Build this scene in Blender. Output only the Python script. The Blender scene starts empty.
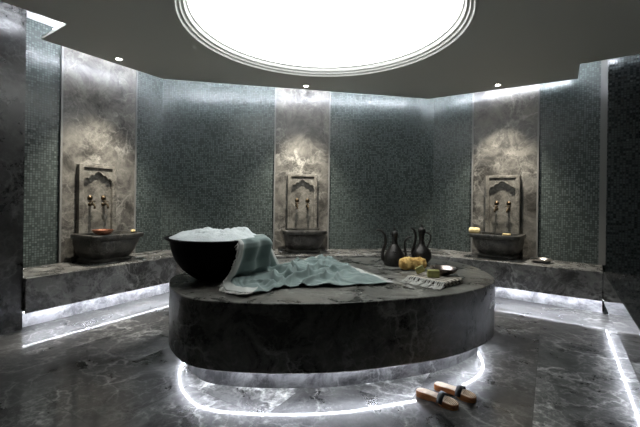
import bpy, bmesh, math, random
from mathutils import Vector, Matrix, noise
random.seed(7)
PI = math.pi
S = bpy.context.scene
COL = S.collection

# ------------------------------------------------------------------ camera, world, exposure
cam_d = bpy.data.cameras.new('camera')
cam = bpy.data.objects.new('camera', cam_d)
COL.objects.link(cam)
cam_d.sensor_width = 36.0
cam_d.lens = 36.0 * 370 / 640
cam_d.shift_y = -13.5 / 640
cam_d.clip_start = 0.02
ROLL = math.radians(0.8)
m = Matrix(((math.cos(ROLL), -math.sin(ROLL), 0), (0, 0, -1), (math.sin(ROLL), math.cos(ROLL), 0)))
cam.matrix_world = Matrix.Translation((0, 0, 1.3)) @ m.to_4x4()
S.camera = cam
W = bpy.data.worlds.new('world'); S.world = W; W.use_nodes = True
W.node_tree.nodes['Background'].inputs[0].default_value = (0.6, 0.75, 0.8, 1)
W.node_tree.nodes['Background'].inputs[1].default_value = 0.01
S.view_settings.view_transform = 'Standard'
S.view_settings.look = 'None'
S.view_settings.gamma = 1.0
S.view_settings.use_curve_mapping = False
S.view_settings.exposure = 0.0

LED_BENCH = 52.0
LED_PLATFORM = 85.0
LED_COVE = 95.0
LED_DOME = 26.0
DOME_GLOW = 2.8
SPOT_W = 430.0
LED_COL = (0.86, 0.90, 1.0)

# ------------------------------------------------------------------ node helpers
def new_mat(name):
    mt = bpy.data.materials.new(name); mt.use_nodes = True
    nt = mt.node_tree
    return mt, nt, nt.nodes['Principled BSDF']
def nd(nt, t, **kw):
    n = nt.nodes.new(t)
    for k, v in kw.items(): setattr(n, k, v)
    return n
def ramp(nt, src, stops):
    r = nd(nt, 'ShaderNodeValToRGB')
    e = r.color_ramp.elements
    while len(e) < len(stops): e.new(0.5)
    for i, (p, c) in enumerate(stops):
        e[i].position = p
        e[i].color = (c[0], c[1], c[2], 1) if isinstance(c, (tuple, list)) else (c, c, c, 1)
    nt.links.new(src, r.inputs[0])
    return r
def math_n(nt, op, a, b=None, c=None):
    n = nd(nt, 'ShaderNodeMath', operation=op)
    for i, v in enumerate((a, b, c)):
        if v is None: continue
        if isinstance(v, (int, float)): n.inputs[i].default_value = v
        else: nt.links.new(v, n.inputs[i])
    return n.outputs[0]
def mix_c(nt, f, a, b, blend='MIX'):
    n = nd(nt, 'ShaderNodeMix', data_type='RGBA', blend_type=blend)
    for sk, v in ((n.inputs[0], f), (n.inputs[6], a), (n.inputs[7], b)):
        if isinstance(v, (int, float)): sk.default_value = v
        elif isinstance(v, tuple): sk.default_value = (v[0], v[1], v[2], 1)
        else: nt.links.new(v, sk)
    return n.outputs[2]

def plain(name, col, rough=0.5, metal=0.0, bump=0.0, bscale=60, var=0.0, sheen=0.0, ior=1.5):
    mt, nt, b = new_mat(name)
    b.inputs['Base Color'].default_value = (*col, 1)
    b.inputs['Roughness'].default_value = rough
    b.inputs['Metallic'].default_value = metal
    b.inputs['IOR'].default_value = ior
    if bump or var:
        tc = nd(nt, 'ShaderNodeTexCoord')
        no = nd(nt, 'ShaderNodeTexNoise'); no.inputs['Scale'].default_value = bscale; no.inputs['Detail'].default_value = 5
        nt.links.new(tc.outputs['Object'], no.inputs['Vector'])
        if var:
            r = ramp(nt, no.outputs[0], [(0.3, tuple(x * (1 - var) for x in col)), (0.7, tuple(min(1, x * (1 + var)) for x in col))])
            nt.links.new(r.outputs[0], b.inputs['Base Color'])
        if bump:
            bp = nd(nt, 'ShaderNodeBump'); bp.inputs['Strength'].default_value = bump; bp.inputs['Distance'].default_value = 0.01
            nt.links.new(no.outputs[0], bp.inputs['Height']); nt.links.new(bp.outputs[0], b.inputs['Normal'])
    if sheen: b.inputs['Sheen Weight'].default_value = sheen
    return mt

def marble(name, dark, mid, vein, scale=1.0, rough=(0.15, 0.35), veins=1.0, offset=(0, 0, 0), tiles=None, spec=0.5, coat=0.0, coat_rough=0.06, bump=0.02, flecks=0.35):
    mt, nt, b = new_mat(name)
    L = nt.links
    tc = nd(nt, 'ShaderNodeTexCoord')
    mp = nd(nt, 'ShaderNodeMapping')
    mp.inputs['Location'].default_value = offset
    L.new(tc.outputs['Object'], mp.inputs[0])
    vec = mp.outputs[0]
    tone = None
    if tiles:
        ang, tw, th, ox, oy = tiles
        mp2 = nd(nt, 'ShaderNodeMapping')
        mp2.vector_type = 'POINT'
        mp2.inputs['Rotation'].default_value = (0, 0, -ang)
        mp2.inputs['Location'].default_value = (ox, oy, 0)
        L.new(tc.outputs['Object'], mp2.inputs[0])
        br = nd(nt, 'ShaderNodeTexBrick')
        br.offset = 0.5
        br.inputs['Scale'].default_value = 1.0
        br.inputs['Brick Width'].default_value = tw
        br.inputs['Row Height'].default_value = th
        br.inputs['Mortar Size'].default_value = 0.0018
        br.inputs['Mortar Smooth'].default_value = 0.0
        br.inputs['Bias'].default_value = 0.0
        br.inputs['Color1'].default_value = (0, 0, 0, 1)
        br.inputs['Color2'].default_value = (1, 1, 1, 1)
        br.inputs['Mortar'].default_value = (0.5, 0.5, 0.5, 1)
        L.new(mp2.outputs[0], br.inputs['Vector'])
        tone = br.outputs['Color']
        va = nd(nt, 'ShaderNodeVectorMath', operation='MULTIPLY_ADD')
        L.new(tone, va.inputs[0]); va.inputs[1].default_value = (7, 11, 5); L.new(vec, va.inputs[2])
        vec = va.outputs[0]
    # cloudy ground, torn into fragments
    n1 = nd(nt, 'ShaderNodeTexNoise'); n1.inputs['Scale'].default_value = 2.4 * scale; n1.inputs['Detail'].default_value = 10; n1.inputs['Roughness'].default_value = 0.72; n1.inputs['Distortion'].default_value = 0.6
    L.new(vec, n1.inputs['Vector'])
    base = ramp(nt, n1.outputs[0], [(0.42, dark), (0.60, mid)]).outputs[0]
    # vein network: ridges of distorted noise at two sizes
    def vein_layer(sc, det, dist, wid, seed):
        vv = nd(nt, 'ShaderNodeVectorMath', operation='ADD'); L.new(vec, vv.inputs[0]); vv.inputs[1].default_value = (seed, seed * 0.7, seed * 1.3)
        n = nd(nt, 'ShaderNodeTexNoise'); n.inputs['Scale'].default_value = sc * scale; n.inputs['Detail'].default_value = det; n.inputs['Roughness'].default_value = 0.55; n.inputs['Distortion'].default_value = dist
        L.new(vv.outputs[0], n.inputs['Vector'])
        a = math_n(nt, 'ABSOLUTE', math_n(nt, 'SUBTRACT', n.outputs[0], 0.5))
        return ramp(nt, a, [(0.0, 1.0), (wid * 0.4, 0.45), (wid, 0.0)]).outputs[0]
    r1 = vein_layer(0.9, 8, 0.25, 0.016, 3.0)
    r2 = vein_layer(2.2, 8, 0.2, 0.022, 9.0)
    r3 = vein_layer(5.0, 8, 0.2, 0.035, 15.0)
    n2 = nd(nt, 'ShaderNodeTexNoise'); n2.inputs['Scale'].default_value = 1.3 * scale; n2.inputs['Detail'].default_value = 3
    L.new(vec, n2.inputs['Vector'])
    mk = ramp(nt, n2.outputs[0], [(0.40, 0.15), (0.60, 1.0)]).outputs[0]
    rs = math_n(nt, 'ADD', r1, math_n(nt, 'ADD', math_n(nt, 'MULTIPLY', r2, 0.6), math_n(nt, 'MULTIPLY', r3, 0.4)))
    f1 = math_n(nt, 'MULTIPLY', rs, math_n(nt, 'MULTIPLY', mk, 0.9 * veins))
    # crystalline flecks
    n3 = nd(nt, 'ShaderNodeTexNoise'); n3.inputs['Scale'].default_value = 20 * scale; n3.inputs['Detail'].default_value = 6; n3.inputs['Roughness'].default_value = 0.8
    L.new(vec, n3.inputs['Vector'])
    fl = ramp(nt, n3.outputs[0], [(0.52, 0.0), (0.70, 1.0)]).outputs[0]
    f2 = math_n(nt, 'MULTIPLY', math_n(nt, 'MULTIPLY', fl, flecks), mk)
    ff = nd(nt, 'ShaderNodeClamp'); L.new(math_n(nt, 'ADD', f1, f2), ff.inputs[0])
    col = mix_c(nt, ff.outputs[0], base, vein)
    if tone is not None:
        tr = ramp(nt, tone, [(0.0, 0.55), (1.0, 1.5)]).outputs[0]
        col = mix_c(nt, 1.0, col, tr, 'MULTIPLY')
        col = mix_c(nt, math_n(nt, 'MULTIPLY', br.outputs['Fac'], 0.8), col, (0.012, 0.012, 0.012))
    L.new(col, b.inputs['Base Color'])
    rr = nd(nt, 'ShaderNodeMapRange'); rr.inputs[1].default_value = 0.3; rr.inputs[2].default_value = 0.7
    rr.inputs[3].default_value = rough[0]; rr.inputs[4].default_value = rough[1]
    L.new(n1.outputs[0], rr.inputs[0]); L.new(rr.outputs[0], b.inputs['Roughness'])
    b.inputs['Specular IOR Level'].default_value = spec
    b.inputs['Coat Weight'].default_value = coat
    b.inputs['Coat Roughness'].default_value = coat_rough; b.inputs['Coat IOR'].default_value = 1.6
    if bump:
        bp = nd(nt, 'ShaderNodeBump'); bp.inputs['Strength'].default_value = bump * 5; bp.inputs['Distance'].default_value = 0.002
        L.new(n3.outputs[0], bp.inputs['Height']); L.new(bp.outputs[0], b.inputs['Normal'])
    return mt

def mosaic(name, T=0.027, c0=(0.048, 0.062, 0.058), c1=(0.115, 0.145, 0.137)):
    mt, nt, b = new_mat(name)
    L = nt.links
    uv = nd(nt, 'ShaderNodeUVMap')
    sp = nd(nt, 'ShaderNodeSeparateXYZ'); L.new(uv.outputs[0], sp.inputs[0])
    u = math_n(nt, 'DIVIDE', sp.outputs[0], T); v = math_n(nt, 'DIVIDE', sp.outputs[1], T)
    fu = math_n(nt, 'FRACT', u); fv = math_n(nt, 'FRACT', v)
    iu = math_n(nt, 'FLOOR', u); iv = math_n(nt, 'FLOOR', v)
    cb = nd(nt, 'ShaderNodeCombineXYZ'); L.new(iu, cb.inputs[0]); L.new(iv, cb.inputs[1])
    wn = nd(nt, 'ShaderNodeTexWhiteNoise', noise_dimensions='3D'); L.new(cb.outputs[0], wn.inputs[0])
    eu = math_n(nt, 'ABSOLUTE', math_n(nt, 'SUBTRACT', fu, 0.5)); ev = math_n(nt, 'ABSOLUTE', math_n(nt, 'SUBTRACT', fv, 0.5))
    g = math_n(nt, 'GREATER_THAN', math_n(nt, 'MAXIMUM', eu, ev), 0.40)
    # sheets of tiles drift a little in tone
    n1 = nd(nt, 'ShaderNodeTexNoise'); n1.inputs['Scale'].default_value = 0.9; n1.inputs['Detail'].default_value = 6
    L.new(uv.outputs[0], n1.inputs['Vector'])
    k = math_n(nt, 'ADD', math_n(nt, 'MULTIPLY', wn.outputs[0], 0.8), math_n(nt, 'MULTIPLY', math_n(nt, 'SUBTRACT', n1.outputs[0], 0.5), 0.9))
    mid = tuple((a * 0.55 + d * 0.45) for a, d in zip(c0, c1))
    r = ramp(nt, k, [(0.0, c0), (0.55, mid), (0.86, c1), (1.0, (0.135, 0.16, 0.155))])
    col = mix_c(nt, g, r.outputs[0], (0.010, 0.013, 0.013))
    L.new(col, b.inputs['Base Color'])
    rr = math_n(nt, 'ADD', math_n(nt, 'MULTIPLY', g, 0.5), math_n(nt, 'ADD', math_n(nt, 'MULTIPLY', wn.outputs[0], 0.2), 0.2))
    L.new(rr, b.inputs['Roughness'])
    # every tile sits at its own slight angle
    wn2 = nd(nt, 'ShaderNodeTexWhiteNoise', noise_dimensions='3D')
    off = nd(nt, 'ShaderNodeVectorMath', operation='ADD'); L.new(cb.outputs[0], off.inputs[0]); off.inputs[1].default_value = (17.3, 4.1, 9)
    L.new(off.outputs[0], wn2.inputs[0])
    ts = nd(nt, 'ShaderNodeVectorMath', operation='SUBTRACT'); L.new(wn2.outputs['Color'], ts.inputs[0]); ts.inputs[1].default_value = (0.5, 0.5, 0.5)
    geo = nd(nt, 'ShaderNodeNewGeometry')
    ma = nd(nt, 'ShaderNodeVectorMath', operation='MULTIPLY_ADD'); L.new(ts.outputs[0], ma.inputs[0]); ma.inputs[1].default_value = (0.09, 0.09, 0.09); L.new(geo.outputs['Normal'], ma.inputs[2])
    nm = nd(nt, 'ShaderNodeVectorMath', operation='NORMALIZE'); L.new(ma.outputs[0], nm.inputs[0])
    L.new(nm.outputs[0], b.inputs['Normal'])
    b.inputs['Specular IOR Level'].default_value = 0.6
    return mt

def emit(name, col, strength):
    mt, nt, b = new_mat(name)
    nt.nodes.remove(b)
    e = nd(nt, 'ShaderNodeEmission'); e.inputs[0].default_value = (*col, 1); e.inputs[1].default_value = strength
    nt.links.new(e.outputs[0], nt.nodes['Material Output'].inputs[0])
    return mt

# ------------------------------------------------------------------ mesh helpers
class MB:
    def __init__(s): s.v = []; s.f = []; s.uv = None
    def add(s, vs, fs):
        o = len(s.v); s.v += [tuple(p) for p in vs]; s.f += [tuple(i + o for i in f) for f in fs]
    def box(s, c, d, rz=0.0, M=None):
        x, y, z = d[0] / 2, d[1] / 2, d[2] / 2
        vs = [Vector((sx * x, sy * y, sz * z)) for sx in (-1, 1) for sy in (-1, 1) for sz in (-1, 1)]
        R = Matrix.Rotation(rz, 3, 'Z') if M is None else M
        s.add([R @ p + Vector(c) for p in vs], [(0, 1, 3, 2), (4, 6, 7, 5), (0, 4, 5, 1), (2, 3, 7, 6), (0, 2, 6, 4), (1, 5, 7, 3)])
    def prism(s, poly, z0, z1, M=None):
        n = len(poly)
        a = sum(poly[i][0] * poly[(i + 1) % n][1] - poly[(i + 1) % n][0] * poly[i][1] for i in range(n))
        if a < 0: poly = poly[::-1]
        vs = [Vector((p[0], p[1], z0)) for p in poly] + [Vector((p[0], p[1], z1)) for p in poly]
        if M is not None: vs = [M @ p for p in vs]
        s.add(vs, [tuple(range(n))[::-1], tuple(range(n, 2 * n))] + [(i, (i + 1) % n, n + (i + 1) % n, n + i) for i in range(n)])
    def lathe(s, prof, n=40, c=(0, 0, 0), sx=1.0, sy=1.0, M=None):
        k = len(prof); vs = []
        for i in range(n):
            a = 2 * PI * i / n
            for r, z in prof:
                p = Vector((r * math.cos(a) * sx, r * math.sin(a) * sy, z))
                if M is not None: p = M @ p
                vs.append(p + Vector(c))
        fs = []
        for i in range(n):
            j = (i + 1) % n
            for q in range(k - 1): fs.append((i * k + q, j * k + q, j * k + q + 1, i * k + q + 1))
        s.add(vs, fs)
    def tube(s, pts, rad, n=10, flat=1.0):
        pts = [Vector(p) for p in pts]; k = len(pts)
        if not isinstance(rad, (list, tuple)): rad = [rad] * k
        vs = []; up = None
        for i, p in enumerate(pts):
            t = (pts[min(i + 1, k - 1)] - pts[max(i - 1, 0)]).normalized()
            if up is None:
                up = Vector((0, 0, 1)) if abs(t.z) < 0.9 else Vector((1, 0, 0))
            a = t.cross(up).normalized(); bb = a.cross(t).normalized(); up = bb
            for j in range(n):
                th = 2 * PI * j / n
                vs.append(p + a * math.cos(th) * rad[i] + bb * math.sin(th) * rad[i] * flat)
        fs = [tuple(range(n)), tuple(range((k - 1) * n, k * n))[::-1]]
        for i in range(k - 1):
            for j in range(n):
                fs.append((i * n + j, i * n + (j + 1) % n, (i + 1) * n + (j + 1) % n, (i + 1) * n + j))
        s.add(vs, fs)
    def build(s, name, mat, parent=None, smooth=False, bevel=0.0, bseg=2, sub=0, kind=None, label=None, autosm=None):
        me = bpy.data.meshes.new(name)
        me.from_pydata(s.v, [], s.f); me.validate(); me.update()
        if s.uv:
            ul = me.uv_layers.new(name='UVMap')
            for lp in me.loops: ul.data[lp.index].uv = s.uv[lp.vertex_index]
        bm = bmesh.new(); bm.from_mesh(me); bmesh.ops.recalc_face_normals(bm, faces=bm.faces); bm.to_mesh(me); bm.free()
        me.materials.append(mat)
        o = bpy.data.objects.new(name, me); COL.objects.link(o)
        if parent is not None: o.parent = parent
        if smooth:
            for p in me.polygons: p.use_smooth = True
        if bevel:
            b = o.modifiers.new('bevel', 'BEVEL'); b.width = bevel; b.segments = bseg; b.limit_method = 'ANGLE'; b.angle_limit = math.radians(40)
        if sub:
            b = o.modifiers.new('sub', 'SUBSURF'); b.levels = sub; b.render_levels = sub
        if autosm:
            for p in me.polygons: p.use_smooth = True
            me.set_sharp_from_angle(angle=math.radians(autosm))
        if kind: o['kind'] = kind
        if label: o['label'] = label
        return o
def struct(o): o['kind'] = 'structure'; return o
def tag(o, label, cat, group=None):
    o['label'] = label; o['category'] = cat
    if group: o['group'] = group
    return o
def thing(name, label, cat, loc, rz=0.0, group=None):
    o = bpy.data.objects.new(name, None); COL.objects.link(o)
    o.empty_display_size = 0.1
    o.location = loc; o.rotation_euler = (0, 0, rz)
    return tag(o, label, cat, group)
def copy_thing(root, loc, rz, label):
    r = root.copy(); COL.objects.link(r); r.location = loc; r.rotation_euler = (0, 0, rz); r['label'] = label
    for ch in list(root.children):
        k = ch.copy(); COL.objects.link(k); k.parent = r
        for g in list(ch.children):
            d = g.copy(); COL.objects.link(d); d.parent = k
    return r
def catmull(pts, n=8, closed=True):
    out = []; N = len(pts)
    rng = range(N) if closed else range(N - 1)
    for i in rng:
        if closed: p = [pts[(i + k) % N] for k in (-1, 0, 1, 2)]
        else: p = [pts[max(0, min(N - 1, i + k))] for k in (-1, 0, 1, 2)]
        for j in range(n):
            t = j / n
            out.append(tuple(0.5 * ((2 * b) + (-a + c) * t + (2 * a - 5 * b + 4 * c - d) * t * t + (-a + 3 * b - 3 * c + d) * t ** 3) for a, b, c, d in zip(*p)))
    if not closed: out.append(tuple(pts[-1]))
    return out
def inset(poly, d):
    n = len(poly)
    a = sum(poly[i][0] * poly[(i + 1) % n][1] - poly[(i + 1) % n][0] * poly[i][1] for i in range(n))
    sg = 1 if a > 0 else -1
    out = []
    for i in range(n):
        p0, p1, p2 = poly[i - 1], poly[i], poly[(i + 1) % n]
        t = Vector((p2[0] - p0[0], p2[1] - p0[1])).normalized()
        out.append((p1[0] - t.y * d * sg, p1[1] + t.x * d * sg))
    return out
def offset_line(pts, d):
    """open polyline moved d to its left"""
    out = []
    for i, p in enumerate(pts):
        ns = []
        if i > 0: e = Vector(p) - Vector(pts[i - 1]); ns.append(Vector((-e.y, e.x)).normalized())
        if i < len(pts) - 1: e = Vector(pts[i + 1]) - Vector(p); ns.append(Vector((-e.y, e.x)).normalized())
        nn = sum(ns, Vector((0, 0))).normalized()
        k = d / max(0.3, nn.dot(ns[0]))
        out.append((p[0] + nn.x * k, p[1] + nn.y * k))
    return out

# ------------------------------------------------------------------ materials
M_floor = marble('floor_marble', (0.013, 0.013, 0.013), (0.10, 0.10, 0.097), (0.5, 0.5, 0.48), scale=1.3, rough=(0.2, 0.5), veins=0.8,
                 tiles=(math.radians(58), 1.2, 0.68, 0.10, -0.10 + 0.02), spec=0.5, coat=0.7, coat_rough=0.07, flecks=0.5)
M_slab = marble('wall_marble', (0.030, 0.028, 0.025), (0.14, 0.132, 0.118), (0.34, 0.33, 0.30), scale=1.3, rough=(0.25, 0.45), veins=0.8, offset=(3.1, 1, 0), flecks=0.3)
M_pier = marble('dark_wall_marble', (0.009, 0.009, 0.009), (0.030, 0.029, 0.028), (0.20, 0.20, 0.195), scale=1.0, rough=(0.2, 0.4), veins=0.5, offset=(0, 5, 2), flecks=0.2)
M_bench = marble('bench_marble', (0.032, 0.031, 0.030), (0.14, 0.137, 0.132), (0.45, 0.45, 0.43), scale=1.6, rough=(0.18, 0.36), veins=0.6, offset=(7, 2, 1), flecks=0.3)
M_plat = marble('platform_marble', (0.036, 0.035, 0.031), (0.175, 0.170, 0.152), (0.50, 0.49, 0.46), scale=1.5, rough=(0.2, 0.4), veins=0.8, offset=(1, 8, 4), flecks=0.28)
M_base = marble('base_marble', (0.22, 0.22, 0.23), (0.62, 0.62, 0.64), (0.8, 0.8, 0.8), scale=1.6, rough=(0.3, 0.5), veins=0.5, offset=(4, 8, 1), flecks=0.4)
M_basin = marble('basin_marble', (0.013, 0.012, 0.011), (0.055, 0.052, 0.046), (0.20, 0.19, 0.17), scale=3.0, rough=(0.3, 0.5), veins=0.5, offset=(2, 2, 2), flecks=0.35)
M_panel = marble('panel_marble', (0.045, 0.041, 0.035), (0.16, 0.15, 0.13), (0.36, 0.34, 0.30), scale=2.2, rough=(0.4, 0.6), veins=0.5, offset=(9, 2, 2), flecks=0.4, bump=0.12)
M_mosaic = mosaic('glass_mosaic')
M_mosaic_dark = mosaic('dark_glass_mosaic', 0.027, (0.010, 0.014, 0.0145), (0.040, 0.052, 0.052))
M_strip = plain('polished_edge', (0.17, 0.17, 0.165), 0.3)
M_ceil = plain('ceiling_paint', (0.60, 0.61, 0.575), 0.6)
M_white = plain('white_paint', (0.8, 0.8, 0.8), 0.7)
M_mould = plain('moulding_paint', (0.72, 0.72, 0.70), 0.45)
M_back = plain('rear_wall_plaster', (0.06, 0.06, 0.06), 0.6)
M_led_b = emit('bench_led', LED_COL, LED_BENCH)
M_led_p = emit('platform_led', LED_COL, LED_PLATFORM)
M_led_c = emit('cove_led', LED_COL, LED_COVE)
M_led_d = emit('dome_led', (1.0, 0.99, 0.96), LED_DOME)
M_bulb = emit('downlight_bulb', (1.0, 0.93, 0.78), 60)

# ------------------------------------------------------------------ plan of the room
H_CEIL, H_TOP = 2.97, 3.30
LB = Vector((-2.44, 5.69)); BR = Vector((1.93, 6.33))
dL = Vector((-0.495, -0.869)).normalized()
dB = (BR - LB).normalized()
dR = Vector((0.775, -0.631)).normalized()
A = Vector((-2.88, 3.60)); dA = Vector((-0.5, -0.866))
Bp = A + dA * 2.8
P = Vector((3.385, 4.375))
Pe = P + dR * 2.5
def wall(name, p0, p1, z0, z1, mat, th=0.1, inner=1, ustart=0.0):
    """vertical wall whose visible face runs p0 -> p1, thickness away from the room; UV in metres"""
    p0 = Vector(p0); p1 = Vector(p1)
    d = (p1 - p0).normalized(); nrm = Vector((-d.y, d.x)) * inner * th
    ln = (p1 - p0).length
    b = MB()
    pts = [p0, p1, p1 + nrm, p0 + nrm]
    b.v = [(p.x, p.y, z) for z in (z0, z1) for p in pts]
    b.f = [(0, 3, 2, 1), (4, 5, 6, 7), (0, 1, 5, 4), (1, 2, 6, 5), (2, 3, 7, 6), (3, 0, 4, 7)]
    us = [0, ln, ln, 0]
    b.uv = [(u + ustart, z) for z in (z0, z1) for u in us]
    return struct(b.build(name, mat))
wall('wall_left', LB + dL * 2.02, LB, 0, H_TOP, M_mosaic, ustart=1.0)
wall('wall_back', LB, BR, 0, H_TOP, M_mosaic, ustart=5.0)
wall('wall_right', BR, BR + dR * 2.36, 0, H_TOP, M_mosaic, ustart=12.0)
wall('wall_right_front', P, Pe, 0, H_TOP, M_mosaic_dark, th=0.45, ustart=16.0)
# marble pier on the left
b = MB(); q = Vector((-0.866, 0.5)) * 0.68
b.prism([tuple(A), tuple(Bp), tuple(Bp + q), tuple(A + q)], 0, H_TOP)
struct(b.build('wall_left_front', M_pier))
b = MB(); b.box(((Bp.x - 0.05), (Bp.y - 2.2) / 2, H_TOP / 2), (0.1, Bp.y + 2.2, H_TOP)); struct(b.build('wall_far_left', M_pier))
b = MB(); b.box((Pe.x + 0.05, (Pe.y - 2.2) / 2, H_TOP / 2), (0.1, Pe.y + 2.2, H_TOP)); struct(b.build('wall_far_right', M_back))
b = MB(); b.box(((Pe.x + Bp.x) / 2, -2.25, H_TOP / 2), (Pe.x - Bp.x + 0.3, 0.1, H_TOP)); struct(b.build('wall_front', M_back))
b = MB(); b.box((0.5, 2.3, -0.05), (10.6, 9.4, 0.1)); struct(b.build('floor', M_floor))

# marble slabs standing 2 cm proud of the mosaic, each between two polished edge strips
trim_n = [0]
def slab(p0, d, s0, s1, mat, z0=0.5, edges=(1, 1)):
    nrm = Vector((d.y, -d.x))
    def bx(a, c, t, mm, pre=0.0):
        x0 = p0 + d * a; x1 = p0 + d * c
        bb = MB(); bb.prism([tuple(x0 - nrm * -pre), tuple(x1 - nrm * -pre), tuple(x1 + nrm * t), tuple(x0 + nrm * t)], z0, H_TOP - 0.01)
        trim_n[0] += 1
        struct(bb.build('trim_%d' % trim_n[0], mm))
    bx(s0, s1, 0.02, mat)
    if edges[0]: bx(s0 - 0.022, s0, 0.03, M_strip)
    if edges[1]: bx(s1, s1 + 0.022, 0.03, M_strip)
slab(LB, dL * -1, -1.403, -0.46, M_slab)
slab(LB, dB, 1.735, 2.595, M_slab)
slab(BR, dR, 0.665, 1.553, M_slab)
# polished return at the end of the right wall
bb = MB(); nR = Vector((dR.y, -dR.x))
bb.prism([tuple(BR + dR * 2.275), tuple(BR + dR * 2.35), tuple(BR + dR * 2.35 + nR * 0.03), tuple(BR + dR * 2.275 + nR * 0.03)], 0.5, H_TOP - 0.01)
struct(bb.build('trim_%d' % (trim_n[0] + 1), M_strip))

# ceilings
def fill_slab(name, outer, hole, z0, z1, mat):
    bm = bmesh.new()
    loops = [outer] + ([hole] if hole else [])
    es = []
    for lp in loops:
        vs = [bm.verts.new((p[0], p[1], z0)) for p in lp]
        for i in range(len(vs)): es.append(bm.edges.new((vs[i], vs[(i + 1) % len(vs)])))
    bmesh.ops.triangle_fill(bm, use_beauty=True, use_dissolve=False, edges=es)
    r = bmesh.ops.extrude_face_region(bm, geom=bm.faces[:])
    bmesh.ops.translate(bm, verts=[g for g in r['geom'] if isinstance(g, bmesh.types.BMVert)], vec=(0, 0, z1 - z0))
    bmesh.ops.recalc_face_normals(bm, faces=bm.faces[:])
    me = bpy.data.meshes.new(name); bm.to_mesh(me); bm.free(); me.materials.append(mat)
    o = bpy.data.objects.new(name, me); COL.objects.link(o)
    return o
DC = (0.02, 3.60); DR = 1.37
hole = [(DC[0] + 1.345 * math.cos(2 * PI * i / 96), DC[1] + 1.345 * math.sin(2 * PI * i / 96)) for i in range(96)]
edge = [(-4.10, 1.30), (-2.48, 3.589), (-2.992, 3.941), (-2.234, 5.193), (1.746, 6.016), (3.43, 4.952), (3.087, 4.426), (3.529, 4.107), (5.10, 2.80)]
outer = [(5.20, -2.15), (-4.20, -2.15)] + edge
struct(fill_slab('ceiling', outer, hole, H_CEIL, H_CEIL + 0.03, M_ceil))
b = MB()
struct(fill_slab('ceiling', [(-4.6, -2.3), (5.6, -2.3), (5.6, 6.6), (-4.6, 6.6)], hole, H_TOP, H_TOP + 0.05, M_white))

# light dome with its stepped moulding ring
dome = thing('ceiling_dome', 'round glowing white dome recessed in the grey ceiling above the stone platform', 'ceiling light', (DC[0], DC[1], H_CEIL))
b = MB(); b.lathe([(1.3692, 0.0), (1.3741, -0.010), (1.3672, -0.018), (1.3545, -0.018), (1.3477, -0.008), (1.3438, 0.008), (1.3359, 0.012), (1.3320, 0.006), (1.3203, 0.006), (1.3144, 0.018), (1.3125, 0.034), (1.3047, 0.038), (1.3007, 0.030),
                   (1.2890, 0.030), (1.2831, 0.042), (1.2773, 0.066), (1.2675, 0.070), (1.2616, 0.075), (1.2675, 0.085), (1.3105, 0.085)], 128)
b.build('moulding', M_mould, dome, autosm=50)
b = MB(); prof = [(1.335, 0.05), (1.335, 0.12)]
for i in range(1, 17):
    a = i / 16 * PI / 2
    prof.append((1.335 * math.cos(a) + 1e-4, 0.12 + 0.42 * math.sin(a)))
b.lathe(prof, 96)
mt, nt, bs = new_mat('self_lit_dome_plaster')
bs.inputs['Base Color'].default_value = (0.85, 0.85, 0.85, 1); bs.inputs['Roughness'].default_value = 0.8
bs.inputs['Emission Color'].default_value = (0.95, 1.0, 0.98, 1); bs.inputs['Emission Strength'].default_value = DOME_GLOW  # emission added to the plaster, standing in for cove light bounced off the dome
b.build('dome', mt, dome, smooth=True)
b = MB(); b.lathe([(1.29, 0.087), (1.31, 0.087), (1.31, 0.102), (1.29, 0.102), (1.29, 0.087)], 96)
b.build('light_strip', M_led_d, dome)

# cove light lying on the edge of the lowered ceiling
cove = thing('cove_light', 'thin white light strip hidden above the edge of the lowered ceiling', 'light strip', (0, 0, H_CEIL + 0.03))
b = MB()
ce = [Vector(p) for p in edge]
for i in range(len(ce) - 1):
    e = ce[i + 1] - ce[i]; ln = e.length; d = e.normalized(); inn = Vector((d.y, -d.x))
    if ln < 1.0: a0, a1 = ce[i] + d * 0.2, ce[i + 1] - d * 0.2
    else: a0, a1 = ce[i] + d * 0.12, ce[i + 1] - d * 0.12
    mid = (a0 + a1) / 2 + inn * 0.05
    b.box((mid.x, mid.y, 0.025), ((a1 - a0).length, 0.03, 0.03), math.atan2(d.y, d.x))
b.build('strip', M_led_c, cove)

# ------------------------------------------------------------------ benches
F0 = (-2.838, 3.579); F1 = (-1.96, 5.065); F2 = (1.70, 5.52); F3 = (3.324, 4.331)
S1 = (1.90, 2.124)                                     # the raised block on the right runs back towards the viewer
def led_line(pts, z, w, name, mat, parent, h=0.006):
    bb = MB()
    for i in range(len(pts) - 1):
        p, r = Vector(pts[i]), Vector(pts[i + 1]); e = r - p; mid = (p + r) / 2
        bb.box((mid.x, mid.y, z), (e.length, w, h), math.atan2(e.y, e.x))
    return bb.build(name, mat, parent)
bench = thing('stone_bench', 'grey marble bench running along the three tiled walls, lit white underneath', 'bench', (0, 0, 0))
fr = [F0, F1, F2, F3]
wl = [tuple(BR + dR * 2.33 + nR * 0.0), tuple(BR), tuple(LB), tuple(LB + dL * 1.98)]
b = MB(); b.prism(fr + [(3.72, 4.86)] + wl[1:3] + [(-3.40, 3.92)], 0.17, 0.5)
b.build('seat', M_bench, bench, bevel=0.006)
lp = offset_line(fr, 0.012)
b = MB(); b.prism(fr + lp[::-1], 0.159, 0.172); b.build('lip', M_bench, bench)
bi = offset_line(fr, 0.11)
b = MB(); b.prism(bi + [(3.70, 4.84)] + wl[1:3] + [(-3.38, 3.93)], 0.0, 0.17)
b.build('base', M_base, bench)
led_line(offset_line(fr, 0.03), 0.1665, 0.010, 'light_strip', M_led_b, bench)
block = thing('stone_block', 'dark marble bench block at the right edge with a polished upright side', 'bench', (0, 0, 0))
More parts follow.
